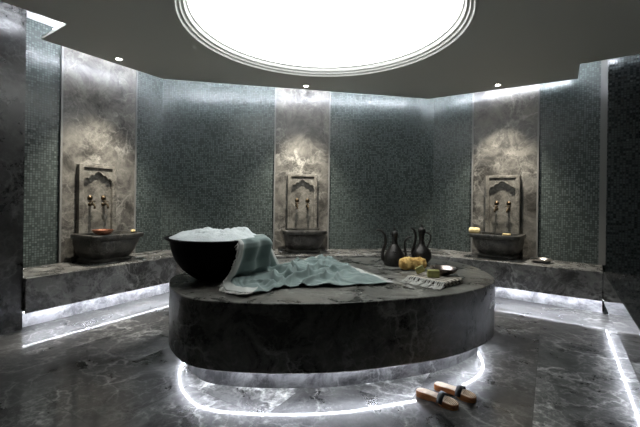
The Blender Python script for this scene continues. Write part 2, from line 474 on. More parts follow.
b = MB(); b.prism([(3.327, 4.330), S1, (4.6, 1.2), (5.2, 2.80), (3.384, 4.372)], 0.17, 0.5)
M_polish = marble('polished_marble', (0.05, 0.05, 0.052), (0.15, 0.15, 0.155), (0.4, 0.4, 0.4), scale=1.4, rough=(0.05, 0.14), veins=0.5, offset=(7, 2, 1), spec=1.0, coat=1.0, bump=0, flecks=0.3)
b.build('seat', M_polish, block, bevel=0.006)
sl = [(3.30, 4.28), S1]
lp = offset_line(sl, 0.012)
b = MB(); b.prism(sl + lp[::-1], 0.159, 0.172); b.build('lip', M_polish, block)
si = offset_line(sl, 0.11)
b = MB(); b.prism([si[0], si[1], (4.6, 1.3), (5.1, 2.80), (3.40, 4.34)], 0.0, 0.17)
b.build('base', M_base, block)
led_line(offset_line(sl, 0.03), 0.1665, 0.010, 'light_strip', M_led_b, block)

# ------------------------------------------------------------------ central platform
out = catmull([(-1.262, 3.29), (-1.18, 2.92), (-0.985, 2.62), (-0.79, 2.48), (-0.5, 2.425), (-0.18, 2.42), (0.145, 2.45), (0.46, 2.53), (0.84, 2.66), (1.14, 2.82),
               (1.44, 3.08), (1.585, 3.35), (1.64, 3.72), (1.60, 4.08), (1.38, 4.38), (0.95, 4.44), (0.40, 4.42), (-0.2, 4.33), (-0.70, 4.13), (-1.08, 3.76)], 6)
plat = thing('stone_platform', 'large rounded dark marble platform in the middle of the floor, lit white underneath', 'platform', (0, 0, 0))
ZP = 0.62
b = MB(); b.prism(out, 0.158, ZP); b.build('block', M_plat, plat, bevel=0.007, autosm=30)
b = MB(); b.prism(inset(out, 0.13), 0.0, 0.158); b.build('base', marble('platform_base_marble', (0.03, 0.03, 0.032), (0.16, 0.16, 0.165), (0.4, 0.4, 0.4), scale=2.0, rough=(0.3, 0.5), veins=0.6, offset=(4, 8, 1), flecks=0.4), plat, autosm=30)
ri = inset(out, 0.085)
led_line(ri + [ri[0]], 0.155, 0.008, 'light_strip', M_led_p, plat)

# ------------------------------------------------------------------ downlights
def spot_at(x, y, tx, ty, label):
    t = thing('downlight', label, 'ceiling light', (x, y, H_CEIL), 0, 'small ceiling downlights over the basins')
    b = MB(); b.lathe([(0.0225, 0.0), (0.026, -0.004), (0.04, -0.004), (0.043, 0.0), (0.04, 0.002), (0.0225, 0.002)], 28); b.v = [(x * 1.3, y * 1.3, z) for x, y, z in b.v]; b.build('ring', M_mould, t, smooth=True)
    b = MB(); b.lathe([(1e-4, -0.004), (0.0225, -0.004), (0.0225, -0.0005)], 24); b.v = [(x * 1.3, y * 1.3, z) for x, y, z in b.v]; b.build('lens', M_bulb, t)
    ld = bpy.data.lights.new('downlight_beam', 'SPOT'); ld.energy = SPOT_W; ld.color = (1.0, 0.93, 0.80)
    ld.spot_size = math.radians(76); ld.spot_blend = 0.9; ld.shadow_soft_size = 0.02
    lo = bpy.data.objects.new('beam', ld); COL.objects.link(lo); lo.parent = t
    lo.location = (0, 0, -0.012)
    v = Vector((tx - x, ty - y, 0.7 - H_CEIL)); lo.rotation_euler = v.to_track_quat('-Z', 'Y').to_euler()
    return t
cL = LB + dL * 1.0; cB = LB + dB * 2.17; cR = BR + dR * 1.11
spot_at(-2.453, 4.472, cL.x + 0.25, cL.y - 0.13, 'small round ceiling downlight over the left basin')
spot_at(-0.229, 5.43, cB.x, cB.y - 0.25, 'small round ceiling downlight over the middle basin')
spot_at(2.507, 5.26, cR.x - 0.2, cR.y - 0.2, 'small round ceiling downlight over the right basin')

# ------------------------------------------------------------------ fountains: carved panel with taps, basin
M_brass = plain('aged_brass', (0.07, 0.052, 0.032), 0.42, 0.9, bump=0.2, bscale=40)
def arch_y(x, w):
    """ogee arch with two cusps either side, x from -w to w, height above the spring line"""
    t = min(1.0, abs(x) / w)
    base = 1.08 * (1 - t)
    return base + 0.24 * abs(math.sin(min(t, 0.999) * PI * 3)) * (0.35 + t * 0.8)
def make_panel(label, group):
    # local: x along wall, -y out of the wall, z=0 at the bottom
    t = thing('carved_panel', label, 'wall fountain', (0, 0, 0), 0, group)
    Wd, Hh = 0.48, 0.88
    b = MB(); b.box((0, -0.0125, Hh / 2), (Wd, 0.025, Hh)); b.build('back_plate', M_panel, t, bevel=0.003)
    b = MB()
    n = 48; iw = 0.165; top = 0.80; sp = 0.655; rise = 0.125
    for sx in (-1, 1): b.box((sx * (Wd / 2 - 0.03), -0.045, Hh / 2), (0.055, 0.045, Hh - 0.004))
    b.box((0, -0.045, (top + 0.04 + Hh - 0.002) / 2), (Wd - 0.11, 0.045, Hh - top - 0.042))
    b.build('frame', M_panel, t, bevel=0.004)
    b = MB()
    iw = Wd / 2 - 0.058
    for i in range(n):
        x0 = -iw + 2 * iw * i / n; x1 = -iw + 2 * iw * (i + 1) / n
        y0 = sp + rise * arch_y(x0, iw); y1 = sp + rise * arch_y(x1, iw)
        vs = [(x0, -0.062, y0), (x1, -0.062, y1), (x1, -0.062, top), (x0, -0.062, top), (x0, -0.02, y0), (x1, -0.02, y1), (x1, -0.02, top), (x0, -0.02, top)]
        b.add(vs, [(0, 1, 2, 3), (4, 7, 6, 5), (0, 4, 5, 1), (3, 2, 6, 7)])
    b.build('arch', M_panel, t)
    for sx in (-1, 1):
        b = MB(); b.lathe([(1e-4, 0), (0.030, 0), (0.034, 0.006), (0.028, 0.014), (0.014, 0.018), (0.012, 0.026), (1e-4, 0.030)], 24, c=(sx * 0.085, -0.024, 0.46), M=Matrix.Rotation(PI / 2, 3, 'X'))
        b.build('rosette', M_brass, t, smooth=True)
        b = MB()
        b.lathe([(1e-4, 0), (0.026, 0), (0.026, 0.006), (0.015, 0.012), (0.013, 0.05)], 20, c=(sx * 0.085, -0.024, 0.375), M=Matrix.Rotation(PI / 2, 3, 'X'))
        b.tube([(sx * 0.085, -0.05, 0.375), (sx * 0.085, -0.10, 0.377), (sx * 0.085, -0.125, 0.368), (sx * 0.085, -0.135, 0.345), (sx * 0.085, -0.136, 0.32)], [0.014, 0.014, 0.013, 0.012, 0.014], 12)
        tp = b.build('tap', M_brass, t, smooth=True)
        b = MB(); b.tube([(sx * 0.085, -0.085, 0.38), (sx * 0.085, -0.085, 0.41)], 0.007, 10)
        b.tube([(sx * 0.085 - 0.035, -0.085, 0.412), (sx * 0.085, -0.085, 0.416), (sx * 0.085 + 0.035, -0.085, 0.412)], [0.008, 0.006, 0.008], 10)
        b.build('handle', M_brass, tp, smooth=True)
    return t
def make_basin(label, group, rnd=0.5):
    # local: wall face at y=0, basin towards -y, z=0 on the bench
    t = thing('wash_basin', label, 'basin', (0, 0, 0), 0, group)
    def outline(w, d, cr, y0=0.0, n=8):
        pts = [(w / 2, y0), (w / 2, y0 - d + cr)]
        for i in range(1, n + 1):
            a = -i / n * PI / 2; pts.append((w / 2 - cr + cr * math.cos(a), y0 - d + cr + cr * math.sin(a)))
        for i in range(n + 1):
            a = -PI / 2 - i / n * PI / 2; pts.append((-w / 2 + cr + cr * math.cos(a), y0 - d + cr + cr * math.sin(a)))
        pts.append((-w / 2, y0))
        return pts
    layers = [(0.50, 0.40, 0.12, 0.0), (0.52, 0.415, 0.12, 0.03), (0.46, 0.38, 0.12, 0.05), (0.52, 0.42, 0.14, 0.09), (0.58, 0.455, 0.15, 0.15), (0.61, 0.475, 0.14, 0.22), (0.62, 0.48, 0.12, 0.27), (0.615, 0.478, 0.10, 0.285), (0.66, 0.50, 0.07, 0.29), (0.665, 0.505, 0.07, 0.335), (0.655, 0.50, 0.07, 0.345),
              (0.56, 0.43, 0.09, 0.345), (0.54, 0.42, 0.10, 0.33), (0.48, 0.38, 0.12, 0.22), (0.34, 0.30, 0.12, 0.14)]
    b = MB(); rings = []
    for i, (w, d, cr, z) in enumerate(layers):
        y0 = -0.001 if i < 11 else -0.04
        rings.append([(p[0], p[1], z) for p in outline(w, d, cr, y0)])
    k = len(rings[0])
    b.v = [p for r in rings for p in r]
    for i in range(len(rings) - 1):
        for j in range(k): b.f.append((i * k + j, i * k + (j + 1) % k, (i + 1) * k + (j + 1) % k, (i + 1) * k + j))
    b.f.append(tuple(range(k))); b.f.append(tuple(range((len(rings) - 1) * k, len(rings) * k)))
    b.build('bowl', M_basin, t, autosm=35)
    b = MB(); b.prism(outline(0.50, 0.40, 0.11, -0.055), 0.275, 0.285)
    mw = plain('basin_water', (0.02, 0.03, 0.03), 0.02, ior=1.33)
    b.build('water', mw, t)
    return t
GP, GB = 'carved stone fountain panels', 'stone wash basins under the fountain panels'
angL = math.atan2(-dL.y, -dL.x); angB = math.atan2(dB.y, dB.x); angR = math.atan2(dR.y, dR.x)
nL = Vector((-dL.y, dL.x)) * -1
nLr = Vector((-dL.y * -1, dL.x * -1))
def out_of(p, ang, d): return Vector((p.x + math.sin(ang) * d, p.y - math.cos(ang) * d))
panel = make_panel('arched carved stone panel with two taps above the middle basin', GP)
p = out_of(cB, angB, 0.021); panel.location = (p.x, p.y, 0.83); panel.rotation_euler.z = angB
p = out_of(cL, angL, 0.021); copy_thing(panel, (p.x, p.y, 0.83), angL, 'arched carved stone panel with two taps above the left basin')
p = out_of(cR, angR, 0.021); copy_thing(panel, (p.x, p.y, 0.83), angR, 'arched carved stone panel with two taps above the right basin')
basin = make_basin('grey stone wash basin on the back bench, middle of the three, empty rim', GB)
p = out_of(cB, angB, 0.088); basin.location = (p.x, p.y, 0.5); basin.rotation_euler.z = angB
pL = out_of(cL, angL, 0.088); copy_thing(basin, (pL.x, pL.y, 0.5), angL, 'dark stone wash basin on the left bench carrying a copper bowl')
pR = out_of(cR, angR, 0.088); copy_thing(basin, (pR.x, pR.y, 0.5), angR, 'dark stone wash basin on the right bench carrying a yellow sponge')
def local(p, ang, x, y, z): return (p.x + math.cos(ang) * x - math.sin(ang) * y, p.y + math.sin(ang) * x + math.cos(ang) * y, z)

# small things on the basins and the bench
M_copper = plain('old_copper', (0.30, 0.13, 0.08), 0.35, 0.8, bump=0.3, bscale=40, var=0.3)
b = MB(); b.lathe([(1e-4, 0.0), (0.06, 0.0), (0.085, 0.015), (0.105, 0.04), (0.115, 0.06), (0.118, 0.062), (0.112, 0.062), (0.10, 0.042), (0.08, 0.02), (1e-4, 0.008)], 40)
o = b.build('copper_bowl', M_copper, autosm=50); tag(o, 'shallow brownish copper bowl resting on the left basin', 'bowl')
o.location = local(pL, angL, -0.17, -0.40, 0.8455)
M_soapy = plain('yellow_soap', (0.72, 0.55, 0.27), 0.5, bump=0.1, bscale=20)
b = MB(); b.box((0, 0, 0.014), (0.085, 0.05, 0.028))
o = b.build('soap_bar', M_soapy, bevel=0.008, bseg=3); tag(o, 'small yellow soap bar on the right end of the left basin', 'soap')
o.location = local(pL, angL, 0.285, -0.30, 0.8455); o.rotation_euler.z = angL + 0.9
b = MB(); b.box((0, 0, 0.014), (0.10, 0.055, 0.028))
o = b.build('soap_bar', M_soapy, bevel=0.008, bseg=3); tag(o, 'yellow soap bar on the front rim of the right basin', 'soap')
o.location = local(pR, angR, 0.17, -0.462, 0.8455); o.rotation_euler.z = angR

mt, nt, bs = new_mat('loofah_fibre')
tc = nd(nt, 'ShaderNodeTexCoord'); vo = nd(nt, 'ShaderNodeTexVoronoi'); vo.inputs['Scale'].default_value = 55
nt.links.new(tc.outputs['Object'], vo.inputs['Vector'])
no = nd(nt, 'ShaderNodeTexNoise'); no.inputs['Scale'].default_value = 25; no.inputs['Detail'].default_value = 5; nt.links.new(tc.outputs['Object'], no.inputs['Vector'])
rp = ramp(nt, no.outputs[0], [(0.35, (0.42, 0.22, 0.05)), (0.62, (0.80, 0.55, 0.20))]); nt.links.new(rp.outputs[0], bs.inputs['Base Color'])
bp = nd(nt, 'ShaderNodeBump'); bp.inputs['Strength'].default_value = 0.9; bp.inputs['Distance'].default_value = 0.006
nt.links.new(vo.outputs['Distance'], bp.inputs['Height']); nt.links.new(bp.outputs[0], bs.inputs['Normal']); bs.inputs['Roughness'].default_value = 0.85
M_loofah = mt
def lumpy(name, L, R, mat, pinch=0.0, amp=0.006, seed=0.0, n=40, k=48, flat=0.9):
    b = MB(); vs = []
    for i in range(k + 1):
        t = -1 + 2 * i / k
        r = R * (1 - abs(t) ** 7) ** 0.5 * (1 - pinch * math.exp(-(t / 0.28) ** 2)) * (1 + 0.05 * math.sin(3 * t + seed))
        r = max(r, 1e-4)
        for j in range(n):
            a = 2 * PI * j / n
            q = Vector((t * L / 2, r * math.cos(a), r * flat * math.sin(a)))
            dn = noise.noise(q * 28 + Vector((seed, 0, 0))) * amp + noise.noise(q * 75 + Vector((0, seed, 0))) * amp * 0.6
            rr = (r + dn * min(1, r / 0.02)) / r
            vs.append((q.x, q.y * rr, q.z * rr))
    fs = []
    for i in range(k):
        for j in range(n): fs.append((i * n + j, i * n + (j + 1) % n, (i + 1) * n + (j + 1) % n, (i + 1) * n + j))
    b.add(vs, fs)
    zmin = min(v[2] for v in b.v)
    b.v = [(v[0], v[1], v[2] - zmin) for v in b.v]
    return b.build(name, mat, smooth=True)
o = lumpy('loofah_sponge', 0.275, 0.066, M_loofah, pinch=0.05, amp=0.011, seed=2.0)
tag(o, 'long golden loofah sponge lying on the platform in front of the ewers', 'sponge')
o.location = (0.925, 3.66, ZP); o.rotation_euler.z = 0.03
o = lumpy('bath_sponge', 0.155, 0.052, plain('pale_sponge', (0.85, 0.66, 0.34), 0.9, bump=0.6, bscale=90, var=0.15), seed=5.0, flat=0.8)
tag(o, 'pale yellow sponge on the left corner of the right basin', 'sponge')
o.location = local(pR, angR, -0.275, -0.40, 0.845); o.rotation_euler.z = angR + 0.1
M_silver = plain('tarnished_silver', (0.42, 0.40, 0.38), 0.28, 1.0, bump=0.3, bscale=30, var=0.3)
b = MB(); b.lathe([(1e-4, 0.0), (0.07, 0.0), (0.10, 0.012), (0.118, 0.035), (0.122, 0.05), (0.128, 0.052), (0.116, 0.048), (0.095, 0.018), (1e-4, 0.010)], 44)
o = b.build('metal_bowl', M_silver, autosm=50); tag(o, 'small silver metal bowl on the bench right of the right basin', 'bowl')
o.location = (2.99, 4.98, 0.5005); o['category'] = 'bowl'

# ------------------------------------------------------------------ big black bowl with foam
bowl = thing('washing_bowl', 'large black metal bowl full of white foam on the left end of the platform', 'bowl', (-0.885, 3.16, ZP))
M_black = plain('black_metal', (0.004, 0.004, 0.0045), 0.7, 0.0, ior=1.15)
b = MB()
b.lathe([(1e-4, 0.0), (0.13, 0.0), (0.15, 0.005), (0.20, 0.035), (0.27, 0.095), (0.325, 0.17), (0.355, 0.25), (0.368, 0.325), (0.405, 0.347), (0.412, 0.353), (0.405, 0.358), (0.360, 0.338), (0.345, 0.25), (0.26, 0.10), (0.14, 0.02), (1e-4, 0.012)], 96)
b.build('shell', M_black, bowl, autosm=60)
foam = MB(); n, k = 120, 44; vs = [(0, 0, 0)]
for i in range(k):
    r = 0.372 * (i + 1) / k
    for j in range(n):
        a = 2 * PI * j / n; x, y = r * math.cos(a), r * math.sin(a)
        e = max(0, 1 - (r / 0.372) ** 4)
        z = 0.03 + 0.055 * e + e * (0.035 * noise.noise(Vector((x * 6, y * 6, 1.3))) + 0.018 * noise.noise(Vector((x * 17, y * 17, 4))) + 0.008 * noise.noise(Vector((x * 45, y * 45, 2))))
        z += 0.05 * math.exp(-((x - 0.25) ** 2 + (y - 0.02) ** 2) / 0.004) * e + 0.016 * math.exp(-((x + 0.08) ** 2 + (y) ** 2) / 0.003)
        z *= 1.0
        vs.append((x, y, z))
vs[0] = (0, 0, vs[1][2])
fs = [(0, 1 + j, 1 + (j + 1) % n) for j in range(n)]
for i in range(k - 1):
    for j in range(n): fs.append((1 + i * n + j, 1 + (i + 1) * n + j, 1 + (i + 1) * n + (j + 1) % n, 1 + i * n + (j + 1) % n))
foam.add(vs, fs); foam.v = [(x, y, z + 0.325) for x, y, z in foam.v]
mt = plain('soap_foam', (0.66, 0.70, 0.72), 0.7, bump=0.5, bscale=70)
mt.node_tree.nodes['Principled BSDF'].inputs['Subsurface Weight'].default_value = 0.3
mt.node_tree.nodes['Principled BSDF'].inputs['Subsurface Radius'].default_value = (0.03, 0.03, 0.03)
o = foam.build('soap_foam', mt, smooth=True)
o.location = (-0.885, 3.16, ZP); tag(o, 'heap of white soap foam filling the large black bowl', 'foam')

# ------------------------------------------------------------------ teal bath towel: over the bowl rim, down and spread across the platform
mt, nt, bs = new_mat('teal_cotton')
uv = nd(nt, 'ShaderNodeUVMap'); sp = nd(nt, 'ShaderNodeSeparateXYZ'); nt.links.new(uv.outputs[0], sp.inputs[0])
m1 = math_n(nt, 'GREATER_THAN', sp.outputs[0], 0.955)
m2 = math_n(nt, 'MULTIPLY', math_n(nt, 'LESS_THAN', sp.outputs[1], 0.075), math_n(nt, 'LESS_THAN', sp.outputs[0], 0.50))
m4 = math_n(nt, 'GREATER_THAN', sp.outputs[1], 0.93)
m3 = math_n(nt, 'MAXIMUM', math_n(nt, 'MAXIMUM', m1, m2), m4)
tc = nd(nt, 'ShaderNodeTexCoord'); no = nd(nt, 'ShaderNodeTexNoise'); no.inputs['Scale'].default_value = 9; nt.links.new(tc.outputs['Object'], no.inputs['Vector'])
teal = ramp(nt, no.outputs[0], [(0.3, (0.17, 0.225, 0.22)), (0.7, (0.23, 0.295, 0.285))]).outputs[0]
cc = mix_c(nt, m3, teal, (0.55, 0.56, 0.54)); nt.links.new(cc, bs.inputs['Base Color'])
bs.inputs['Roughness'].default_value = 0.85; bs.inputs['Sheen Weight'].default_value = 0.25
wv = nd(nt, 'ShaderNodeTexNoise'); wv.inputs['Scale'].default_value = 350; nt.links.new(tc.outputs['Object'], wv.inputs['Vector'])
bp = nd(nt, 'ShaderNodeBump'); bp.inputs['Strength'].default_value = 0.3; bp.inputs['Distance'].default_value = 0.002; nt.links.new(wv.outputs[0], bp.inputs['Height']); nt.links.new(bp.outputs[0], bs.inputs['Normal'])
M_teal = mt
rows = [  # (front edge xyz, back edge xyz)
    ((-0.80, 3.02, 0.955), (-0.66, 3.26, 0.98)),
    ((-0.645, 2.855, 0.978), (-0.52, 3.30, 0.982)),
    ((-0.620, 2.815, 0.95), (-0.475, 3.335, 0.955)),
    ((-0.66, 2.79, 0.79), (-0.44, 3.40, 0.83)),
    ((-0.73, 2.75, 0.66), (-0.38, 3.50, 0.68)),
    ((-0.60, 2.60, 0.63), (-0.32, 3.62, 0.635)),
    ((-0.46, 2.58, 0.626), (-0.25, 3.78, 0.63)),
    ((-0.28, 2.80, 0.626), (-0.17, 3.98, 0.63)),
    ((-0.09, 2.86, 0.626), (-0.09, 4.10, 0.63)),
    ((0.12, 2.87, 0.626), (-0.02, 4.18, 0.63)),
    ((0.31, 2.93, 0.626), (0.02, 4.22, 0.63)),
    ((0.48, 2.98, 0.626), (0.05, 4.24, 0.63)),
    ((0.625, 3.03, 0.626), (0.06, 4.25, 0.63)),
]
NU, NV = 230, 110
fcur = catmull([r[0] for r in rows], 24, False); bcur = catmull([r[1] for r in rows], 24, False)
NR = len(rows) - 1
def ridge(x, y, s, seed):
    return 1 - abs(noise.noise(Vector((x * s, y * s, seed)))) * 2.6
def towel_pt(u, v):
    k = u * (len(fcur) - 1); i = min(int(k), len(fcur) - 2); t = k - i
    f = Vector(fcur[i]).lerp(Vector(fcur[i + 1]), t); bk = Vector(bcur[i]).lerp(Vector(bcur[i + 1]), t)
    p = f.lerp(bk, v)
    R = u * NR
    env = math.sin(PI * min(1, max(0, v * 1.0))) ** 0.5
    if R < 2.3:   # lies on the foam and the curved rim
        c = Vector((-0.885, 3.16)); q = Vector((p.x, p.y)) - c
        wgt = min(1, max(0, (R - 0.2) / 0.8)); want = 0.40 if R <= 1 else 0.40 + 0.03 * min(1, R - 1)
        rr = q.length
        q2 = q.normalized() * (rr * (1 - wgt) + want * wgt); p.x, p.y = c.x + q2.x, c.y + q2.y
        p.z += 0.004 * env
        p.z += 0.010 * noise.noise(Vector((v * 7, R * 2, 3)))
    elif R < 3.5:
        c = Vector((-0.885, 3.16)); q = Vector((p.x, p.y)) - c; wgt = (3.5 - R) / 1.2
        if q.length < 0.43: q2 = q.normalized() * (q.length + (0.425 - q.length) * max(wgt, 0.45)); p.x, p.y = c.x + q2.x, c.y + q2.y
    # hanging folds, strongest half way down
    if 1.2 < R < 6:
        a = math.sin(PI * min(1, (R - 1.2) / 4.8)) ** 0.8
        fold = 0.55 * math.sin(v * 2 * PI * 1.7 + 0.9 + 0.25 * R) + 0.45 * math.sin(v * 2 * PI * 3.3 + 2.0 - 0.3 * R) + 0.35 * noise.noise(Vector((v * 5, R * 0.5, 7)))
        o = Vector((0.92, -0.38, 0)) * 0.058 * a * (fold + 0.6)
        p += o * (0.25 + 0.75 * env)
    # crumpled heaps on the stone
    if R > 3.6:
        w = min(1, (R - 3.6) / 1.6)
        tail = 1 - 0.82 * min(1, max(0, (R - 8.9) / 2.8))
        side = 0.25 + 0.75 * min(1, math.sin(PI * v) * 2.2)
        wx = p.x + 0.10 * noise.noise(Vector((p.x * 3, p.y * 3, 11))); wy = p.y + 0.10 * noise.noise(Vector((p.x * 3, p.y * 3, 17)))
        nz = noise.noise(Vector((p.x * 2.6, p.y * 2.6, 5.0))); nz2 = noise.noise(Vector((p.x * 3.4, p.y * 3.4, 25.0))); nz3 = noise.noise(Vector((p.x * 5, p.y * 5, 65.0)))
        ph1 = 2 * PI * (p.x * 4.6 - p.y * 1.3 + 1.5 * nz); ph2 = 2 * PI * (p.x * 3.0 + p.y * 3.4 + 1.3 * nz2 + 0.3)
        ph3 = 2 * PI * (p.x * 9.0 + p.y * 6.0 + 2.2 * nz3)
        h1 = 0.070 * (0.5 + 0.5 * math.sin(ph1)) ** 1.5 * (0.75 + 0.9 * nz2); h2 = 0.060 * (0.5 + 0.5 * math.sin(ph2)) ** 1.6 * (0.8 - 0.9 * nz)
        h = max(h1, h2) + 0.35 * min(h1, h2) + 0.009 * (0.5 + 0.5 * math.sin(ph3))
        p.x += 0.016 * w * tail * side * math.cos(ph1); p.y += 0.016 * w * tail * side * math.cos(ph2)
        p.z += 1.3 * w * tail * side * max(h, 0) + 0.002
        p.x += w * tail * 0.035 * noise.noise(Vector((p.x * 7, p.y * 7, 31))); p.y += w * tail * 0.05 * noise.noise(Vector((p.x * 7, p.y * 7, 41)))
    p.z = max(p.z, ZP + 0.004)
    return p
b = MB(); uvs = []
for i in range(NU + 1):
    for j in range(NV + 1):
        b.v.append(tuple(towel_pt(i / NU, j / NV))); uvs.append((i / NU, j / NV))
for i in range(NU):
    for j in range(NV):
        a = i * (NV + 1) + j; b.f.append((a, a + 1, a + NV + 2, a + NV + 1))
b.uv = uvs
towel = b.build('bath_towel', M_teal, smooth=True)
sd = towel.modifiers.new('thick', 'SOLIDIFY'); sd.thickness = 0.004; sd.offset = 1
tag(towel, 'teal fringed bath towel hanging over the black bowl and crumpled across the platform', 'towel')
M_fringe = plain('cotton_fringe', (0.60, 0.59, 0.56), 0.9)
b = MB()
def tassel(p, d, L, zf, r=0.0035):
    pts = []
    for q in range(5):
        t = q / 4
        x = p + d * L * t; pts.append((x.x + random.uniform(-.006, .006), x.y + random.uniform(-.006, .006), max(zf, x.z - 0.0)))
    b.tube(pts, [r, r * 0.8, r * 1.3, r, r * 0.7], 5)
for q in range(52):
    v = (q + 0.5) / 52; p = towel_pt(1.0, v); p.z = ZP + 0.006
    e = towel_pt(1, min(1, v + 0.01)) - towel_pt(1, v - 0.01); d = Vector((e.y, -e.x, 0)).normalized()
    tassel(p, (d + Vector((random.uniform(-.3, .3), random.uniform(-.3, .3), 0))).normalized(), 0.055, ZP + 0.004)
for q in range(46):
    u = (1.6 + 4.4 * q / 45) / NR; p = towel_pt(u, 0.0)
    if p.z > ZP + 0.04: d = Vector((-0.35, -0.25, -0.9)); zf = ZP + 0.004
    else: d = Vector((-0.5 + random.uniform(-.3, .3), -0.8, 0)); zf = ZP + 0.004
    tassel(p, (d + Vector((random.uniform(-.2, .2), random.uniform(-.2, .2), 0))).normalized(), 0.05, zf)
b.build('fringe', M_fringe, towel, kind='stuff')

# ------------------------------------------------------------------ ewers
M_ewer = plain('blackened_copper', (0.045, 0.042, 0.04), 0.42, 0.75, bump=0.25, bscale=45, var=0.35)
def bez(pts, n=28):
    return catmull(pts, max(2, n // max(1, len(pts) - 1)), False)
e1 = thing('ewer', 'dark metal ewer with wide conical body and long curling spout, left of the pair', 'ewer', (0.80, 3.93, ZP), 0.0)
b = MB(); b.lathe([(1e-4, 0.0), (0.105, 0.0), (0.112, 0.008), (0.110, 0.03), (0.116, 0.05), (0.112, 0.085), (0.095, 0.125), (0.072, 0.165), (0.050, 0.200), (0.036, 0.222), (0.030, 0.228)], 48)
b.build('body', M_ewer, e1, autosm=45)
b = MB(); b.lathe([(0.030, 0.226), (0.036, 0.230), (0.030, 0.238), (0.026, 0.250), (0.027, 0.290), (0.034, 0.318), (0.038, 0.330), (0.034, 0.334)], 32); b.build('neck', M_ewer, e1, smooth=True)
b = MB(); b.lathe([(0.036, 0.333), (0.034, 0.345), (0.020, 0.358), (0.008, 0.364), (0.007, 0.374), (0.011, 0.382), (0.007, 0.392), (0.004, 0.405), (1e-4, 0.41)], 28); b.build('lid', M_ewer, e1, smooth=True)
b = MB(); sp_ = bez([(-0.085, 0, 0.045), (-0.118, 0, 0.060), (-0.130, 0, 0.11), (-0.118, 0, 0.17), (-0.098, 0, 0.235), (-0.100, 0, 0.30), (-0.125, 0, 0.345), (-0.160, 0, 0.368), (-0.195, 0, 0.368)], 40)
b.tube(sp_, [0.021 - 0.010 * i / (len(sp_) - 1) for i in range(len(sp_))], 12); b.build('spout', M_ewer, e1, smooth=True)
b = MB(); hd = bez([(0.095, 0, 0.05), (0.115, 0, 0.07), (0.118, 0, 0.12), (0.108, 0, 0.18), (0.105, 0, 0.235), (0.118, 0, 0.275), (0.145, 0, 0.296), (0.178, 0, 0.302)], 36)
b.tube(hd, [0.014 - 0.005 * i / (len(hd) - 1) for i in range(len(hd))], 12); b.build('handle', M_ewer, e1, smooth=True)
b = MB(); b.lathe([(1e-4, 0.02), (0.010, 0.017), (0.015, 0.009), (0.013, 0.002), (0.019, 0.0), (0.019, -0.02)], 20, c=(-0.012, -0.078, 0.150), M=Matrix.Rotation(PI / 2, 3, 'X')); b.build('knob', M_ewer, e1, smooth=True)
e2 = thing('ewer', 'dark metal ewer with a round bulbous body and tall neck, right of the pair', 'ewer', (1.085, 3.93, ZP), 0.0)
b = MB(); b.lathe([(1e-4, 0.0), (0.072, 0.0), (0.076, 0.008), (0.060, 0.022), (0.072, 0.04), (0.095, 0.07), (0.105, 0.105), (0.100, 0.140), (0.078, 0.175), (0.052, 0.20), (0.034, 0.225), (0.029, 0.245)], 48)
b.build('body', M_ewer, e2, autosm=45)
b = MB(); b.lathe([(0.029, 0.243), (0.034, 0.247), (0.028, 0.254), (0.027, 0.30), (0.034, 0.345), (0.042, 0.370), (0.039, 0.376)], 32); b.build('neck', M_ewer, e2, smooth=True)
b = MB(); b.lathe([(0.040, 0.374), (0.036, 0.388), (0.022, 0.402), (0.010, 0.408), (0.009, 0.416), (0.013, 0.424), (0.008, 0.434), (1e-4, 0.445)], 28); b.build('lid', M_ewer, e2, smooth=True)
b = MB(); sp_ = bez([(-0.070, 0, 0.10), (-0.092, -0.0, 0.125), (-0.088, 0, 0.18), (-0.070, 0, 0.245), (-0.063, 0, 0.31), (-0.072, 0, 0.355), (-0.095, 0, 0.385), (-0.118, 0, 0.392)], 36)
b.tube(sp_, [0.019 - 0.009 * i / (len(sp_) - 1) for i in range(len(sp_))], 12); b.build('spout', M_ewer, e2, smooth=True)
b = MB(); hd = bez([(0.034, 0, 0.345), (0.058, 0, 0.348), (0.090, 0, 0.325), (0.098, 0, 0.29), (0.085, 0, 0.25), (0.068, 0, 0.215), (0.066, 0, 0.185)], 32)
b.tube(hd, 0.009, 12); b.build('handle', M_ewer, e2, smooth=True)

# ------------------------------------------------------------------ folded striped towel, soaps, bowl
FA = math.radians(42)
ft = thing('folded_towel', 'folded cream towel with brown stripes and a knotted fringe near the platform edge', 'towel', (0.970, 3.120, ZP), FA)
mt, nt, bs = new_mat('striped_cotton')
tc = nd(nt, 'ShaderNodeTexCoord'); sp = nd(nt, 'ShaderNodeSeparateXYZ'); nt.links.new(tc.outputs['Object'], sp.inputs[0])
def bands(src, per, wd, off=0.0):
    f = math_n(nt, 'FRACT', math_n(nt, 'DIVIDE', math_n(nt, 'ADD', src, off + 10), per))
    return math_n(nt, 'LESS_THAN', f, wd)
s1 = bands(sp.outputs[0], 0.058, 0.45); s2 = bands(sp.outputs[0], 0.0195, 0.2)
ccol = mix_c(nt, s1, (0.50, 0.45, 0.38), (0.085, 0.065, 0.058)); ccol = mix_c(nt, math_n(nt, 'MULTIPLY', s2, 0.5), ccol, (0.6, 0.56, 0.5))
nt.links.new(ccol, bs.inputs['Base Color']); bs.inputs['Roughness'].default_value = 0.9
no = nd(nt, 'ShaderNodeTexNoise'); no.inputs['Scale'].default_value = 160; nt.links.new(tc.outputs['Object'], no.inputs['Vector'])
bp = nd(nt, 'ShaderNodeBump'); bp.inputs['Strength'].default_value = 0.5; bp.inputs['Distance'].default_value = 0.004; nt.links.new(no.outputs[0], bp.inputs['Height']); nt.links.new(bp.outputs[0], bs.inputs['Normal'])
